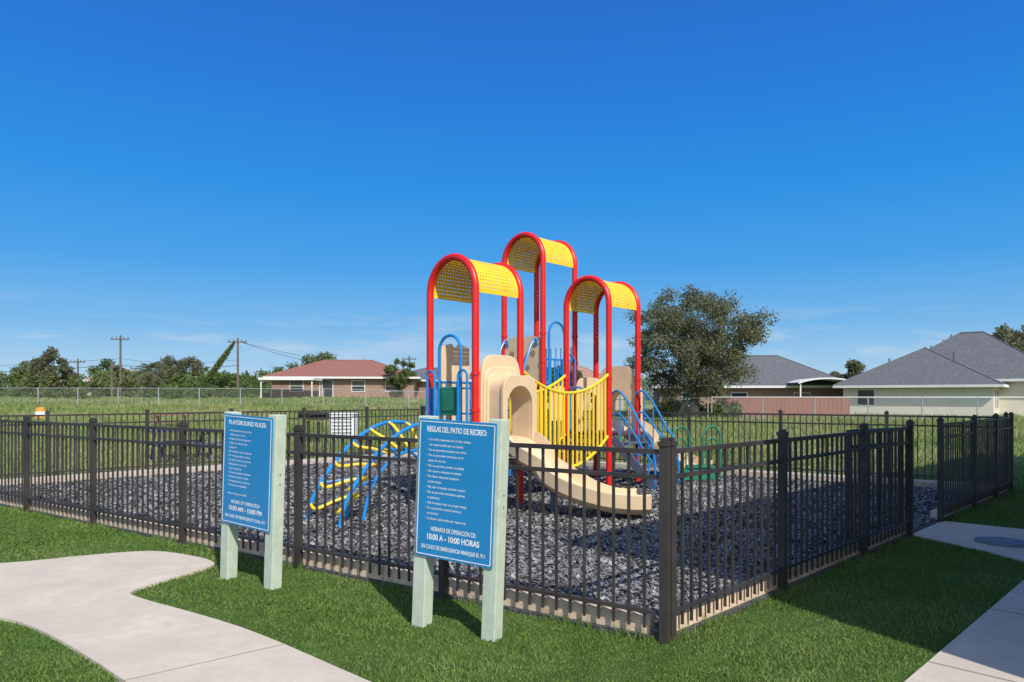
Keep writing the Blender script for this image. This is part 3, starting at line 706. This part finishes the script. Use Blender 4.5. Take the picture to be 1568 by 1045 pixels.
for k in range(24):
    x=rng.uniform(9,15); cs.append((x,47.5+rng.uniform(-1,1),rng.uniform(.3,.9))); rs_.append(rng.uniform(.3,.7))
V=leafcloud(cs,rs_,14000,.13); npmesh('shrubs',V,np.arange(len(V)).reshape(-1,4),M_leafg,4)
def palm(x,y,h):
    z0=TZ; e=empty('palm_tree',(x,y,z0)); mb=MB(); mb.tube([(x,y,z0-.2),(x+.1,y,z0+h*.5),(x,y,z0+h)],[.3,.22,.2],8); mb.obj('trunk',[M_bark],parent=e,smooth=True)
    mb=MB(); rs=random.Random(3)
    for k in range(70):
        an=rs.uniform(0,6.28); el=rs.uniform(-.8,1.3); Ln=rs.uniform(1.3,1.9)
        dx,dy=math.cos(an),math.sin(an)
        pts=[Vector((x+dx*Ln*t*math.cos(el),y+dy*Ln*t*math.cos(el),z0+h+Ln*t*math.sin(el)-.7*t*t)) for t in (0,.3,.6,.8,1)]
        sx=Vector((-dy,dx,0))
        for i in range(1,4):
            for sg in (-1,1):
                for q in (0,.5):
                    p=pts[i].lerp(pts[i+1],q); tip=p+sx*sg*.45+(pts[i+1]-pts[i])*.8-Vector((0,0,.12))
                    mb.add([p,p+(pts[i+1]-pts[i])*.25,tip],[(0,1,2)])
        mb.tube(pts,.02,4)
    mb.obj('fronds',[M_leaf],parent=e)
palm(-34.8,69,2.7)
# ------------------------------------------------------------------ utility poles & wires
def pole(x,y,h,arm=True):
    z0=.9*(1 if x<0 else 0); mb=MB(); mb.tube([(x,y,z0-.3),(x,y,z0+h)],[.15,.10],8)
    if arm:
        mb.beam((x-1,y-.1,z0+h-.45),(x+1,y-.1,z0+h-.45),.1,.12)
        for k in (-.9,-.4,.4,.9): mb.tube([(x+k,y-.1,z0+h-.4),(x+k,y-.1,z0+h-.15)],.04,6)
    mb.obj('utility_pole',[M_pole]); return (x,y,z0+h-.35)
pa=pole(-43.6,80,7.4); pb=pole(-29.0,76,6.8); pc=pole(-58,96,5.6); pd=pole(-39,70,3.9,False); pe=pole(-14.3,100,6.2)
pole(-60,90,4.8,False)
mb=MB()
def wire(a,b,sag=.5,r=.018):
    a=Vector(a);b=Vector(b); mb.tube([a.lerp(b,t/10)-Vector((0,0,4*sag*(t/10)*(1-t/10))) for t in range(11)],r,4)
wire((pa[0],pa[1],5.0),(pb[0],pb[1],4.8),.4,.025); wire((-110,108,5.0),(pa[0],pa[1],5.0),.6,.025); wire((pa[0],pa[1],5.7),(pb[0],pb[1],5.4),.4,.015); wire(pb,(-12,84,3.6),.6)
wire((-110,108,5.7),(pa[0],pa[1],5.7),.5,.015)
wire(pb,(pe[0],pe[1],pe[2]-1.5),.6,.02)
mb.obj('power_lines',[M_wire])
cs=[];rs_=[]
for k in range(26):
    t=k/25; cs.append((-29.2-3.2*t,75.6,7.2-4.4*t)); rs_.append(.14+.22*math.sin(min(1,t*1.4)*2.2)*.9)
V=leafcloud(cs,rs_,3500,.12); npmesh('vine_covered_guy_wire',V,np.arange(len(V)).reshape(-1,4),M_leafg,4)
# ------------------------------------------------------------------ field furniture
e=empty('utility_cabinet',(-5.9,25.2,0)); mb=MB(); mb.box((-5.9,25.2,.48),(.86,.55,.92)); mb.box((-5.9,25.2,.965),(.94,.62,.05)); mb.obj('cabinet',[M_white],parent=e,bevel=.02)
mb=MB(); 
for k in range(6): mb.box((-5.9,24.915,.2+.12*k),(.7,.02,.04))
mb.box((-5.9,24.913,.48),(.02,.03,.85)); mb.obj('louvers',[M_steel],parent=e)
def table(x,y,rz,c=M_fence):
    mb=MB(); Rm=Matrix.Rotation(rz,3,'Z')
    def bx(cx,cy,cz,*s3): mb.box(Rm@Vector((cx,cy,cz))+Vector((x,y,0)),s3,rz)
    for k in range(4): bx(0,-.27+.18*k,.74,1.5,.16,.04)
    for sg in (-1,1):
        bx(0,sg*.66,.44,1.5,.24,.04)
        for xx in (-.55,.55):
            a=Rm@Vector((xx,sg*.2,.72)); b=Rm@Vector((xx,sg*.55,0)); mb.beam(a+Vector((x,y,0)),b+Vector((x,y,0)),.05,.05)
            a=Rm@Vector((xx,0,.40)); b=Rm@Vector((xx,sg*.7,.40)); mb.beam(a+Vector((x,y,0)),b+Vector((x,y,0)),.05,.05)
    mb.obj('picnic_table',[c])
table(-15.2,32,.3,M_wood); table(-8.1,17.6,.7,M_slate)
def grill(x,y):
    mb=MB(); mb.tube([(x,y,0),(x,y,.75)],.05,8); mb.box((x,y,.86),(.6,.4,.05)); mb.box((x,y+.2,.95),(.6,.02,.22)); mb.box((x-.3,y,.95),(.02,.4,.22)); mb.box((x+.3,y,.95),(.02,.4,.22)); mb.box((x,y,1.0),(.5,.35,.02))
    mb.obj('park_grill',[M_fence])
grill(-6.2,23.0); grill(-6.8,24)
mb=MB(); x,y=-24.6,37.5; z=float(zt(np.array(x),np.array(y)))-.25
mb.tube([(x,y,z),(x,y,z+.1),(x,y,z+.5),(x,y,z+1.0)],[.36,.36,.29,.22],14); mb.tube([(x,y,z+.62),(x,y,z+.78)],.275,14,m=1)
mb.obj('traffic_barrel',[M_orange,M_white],smooth=True)
# ------------------------------------------------------------------ apartment building to the right (casts the shade)
K=Vector((3.7,2.25)); wd=Vector((.72,.69)).normalized(); ang=math.atan2(wd.y,wd.x); nr=Vector((wd.y,-wd.x))
cc=K+wd*8+nr*5
e=house('apartment_building',(cc.x,cc.y),ang,16,10,6.0,2.2,M_stucco2,M_roofg,[],.35)
mt=MB();mg=MB()
for t in (1.8,5,8.2,11.4,14.2):
    for z in (1.5,4.4):
        q=K+wd*t; mt.box((q.x,q.y,z),(1.36,.06,1.46),ang); mg.box((q.x,q.y,z),(1.2,.10,1.3),ang)
for n_,m_,mm in (('window_trim',mt,M_trim),('window_panes',mg,M_glass)):
    ob=m_.obj(n_,[mm]); ob.parent=e; ob.matrix_parent_inverse=e.matrix_world.inverted()
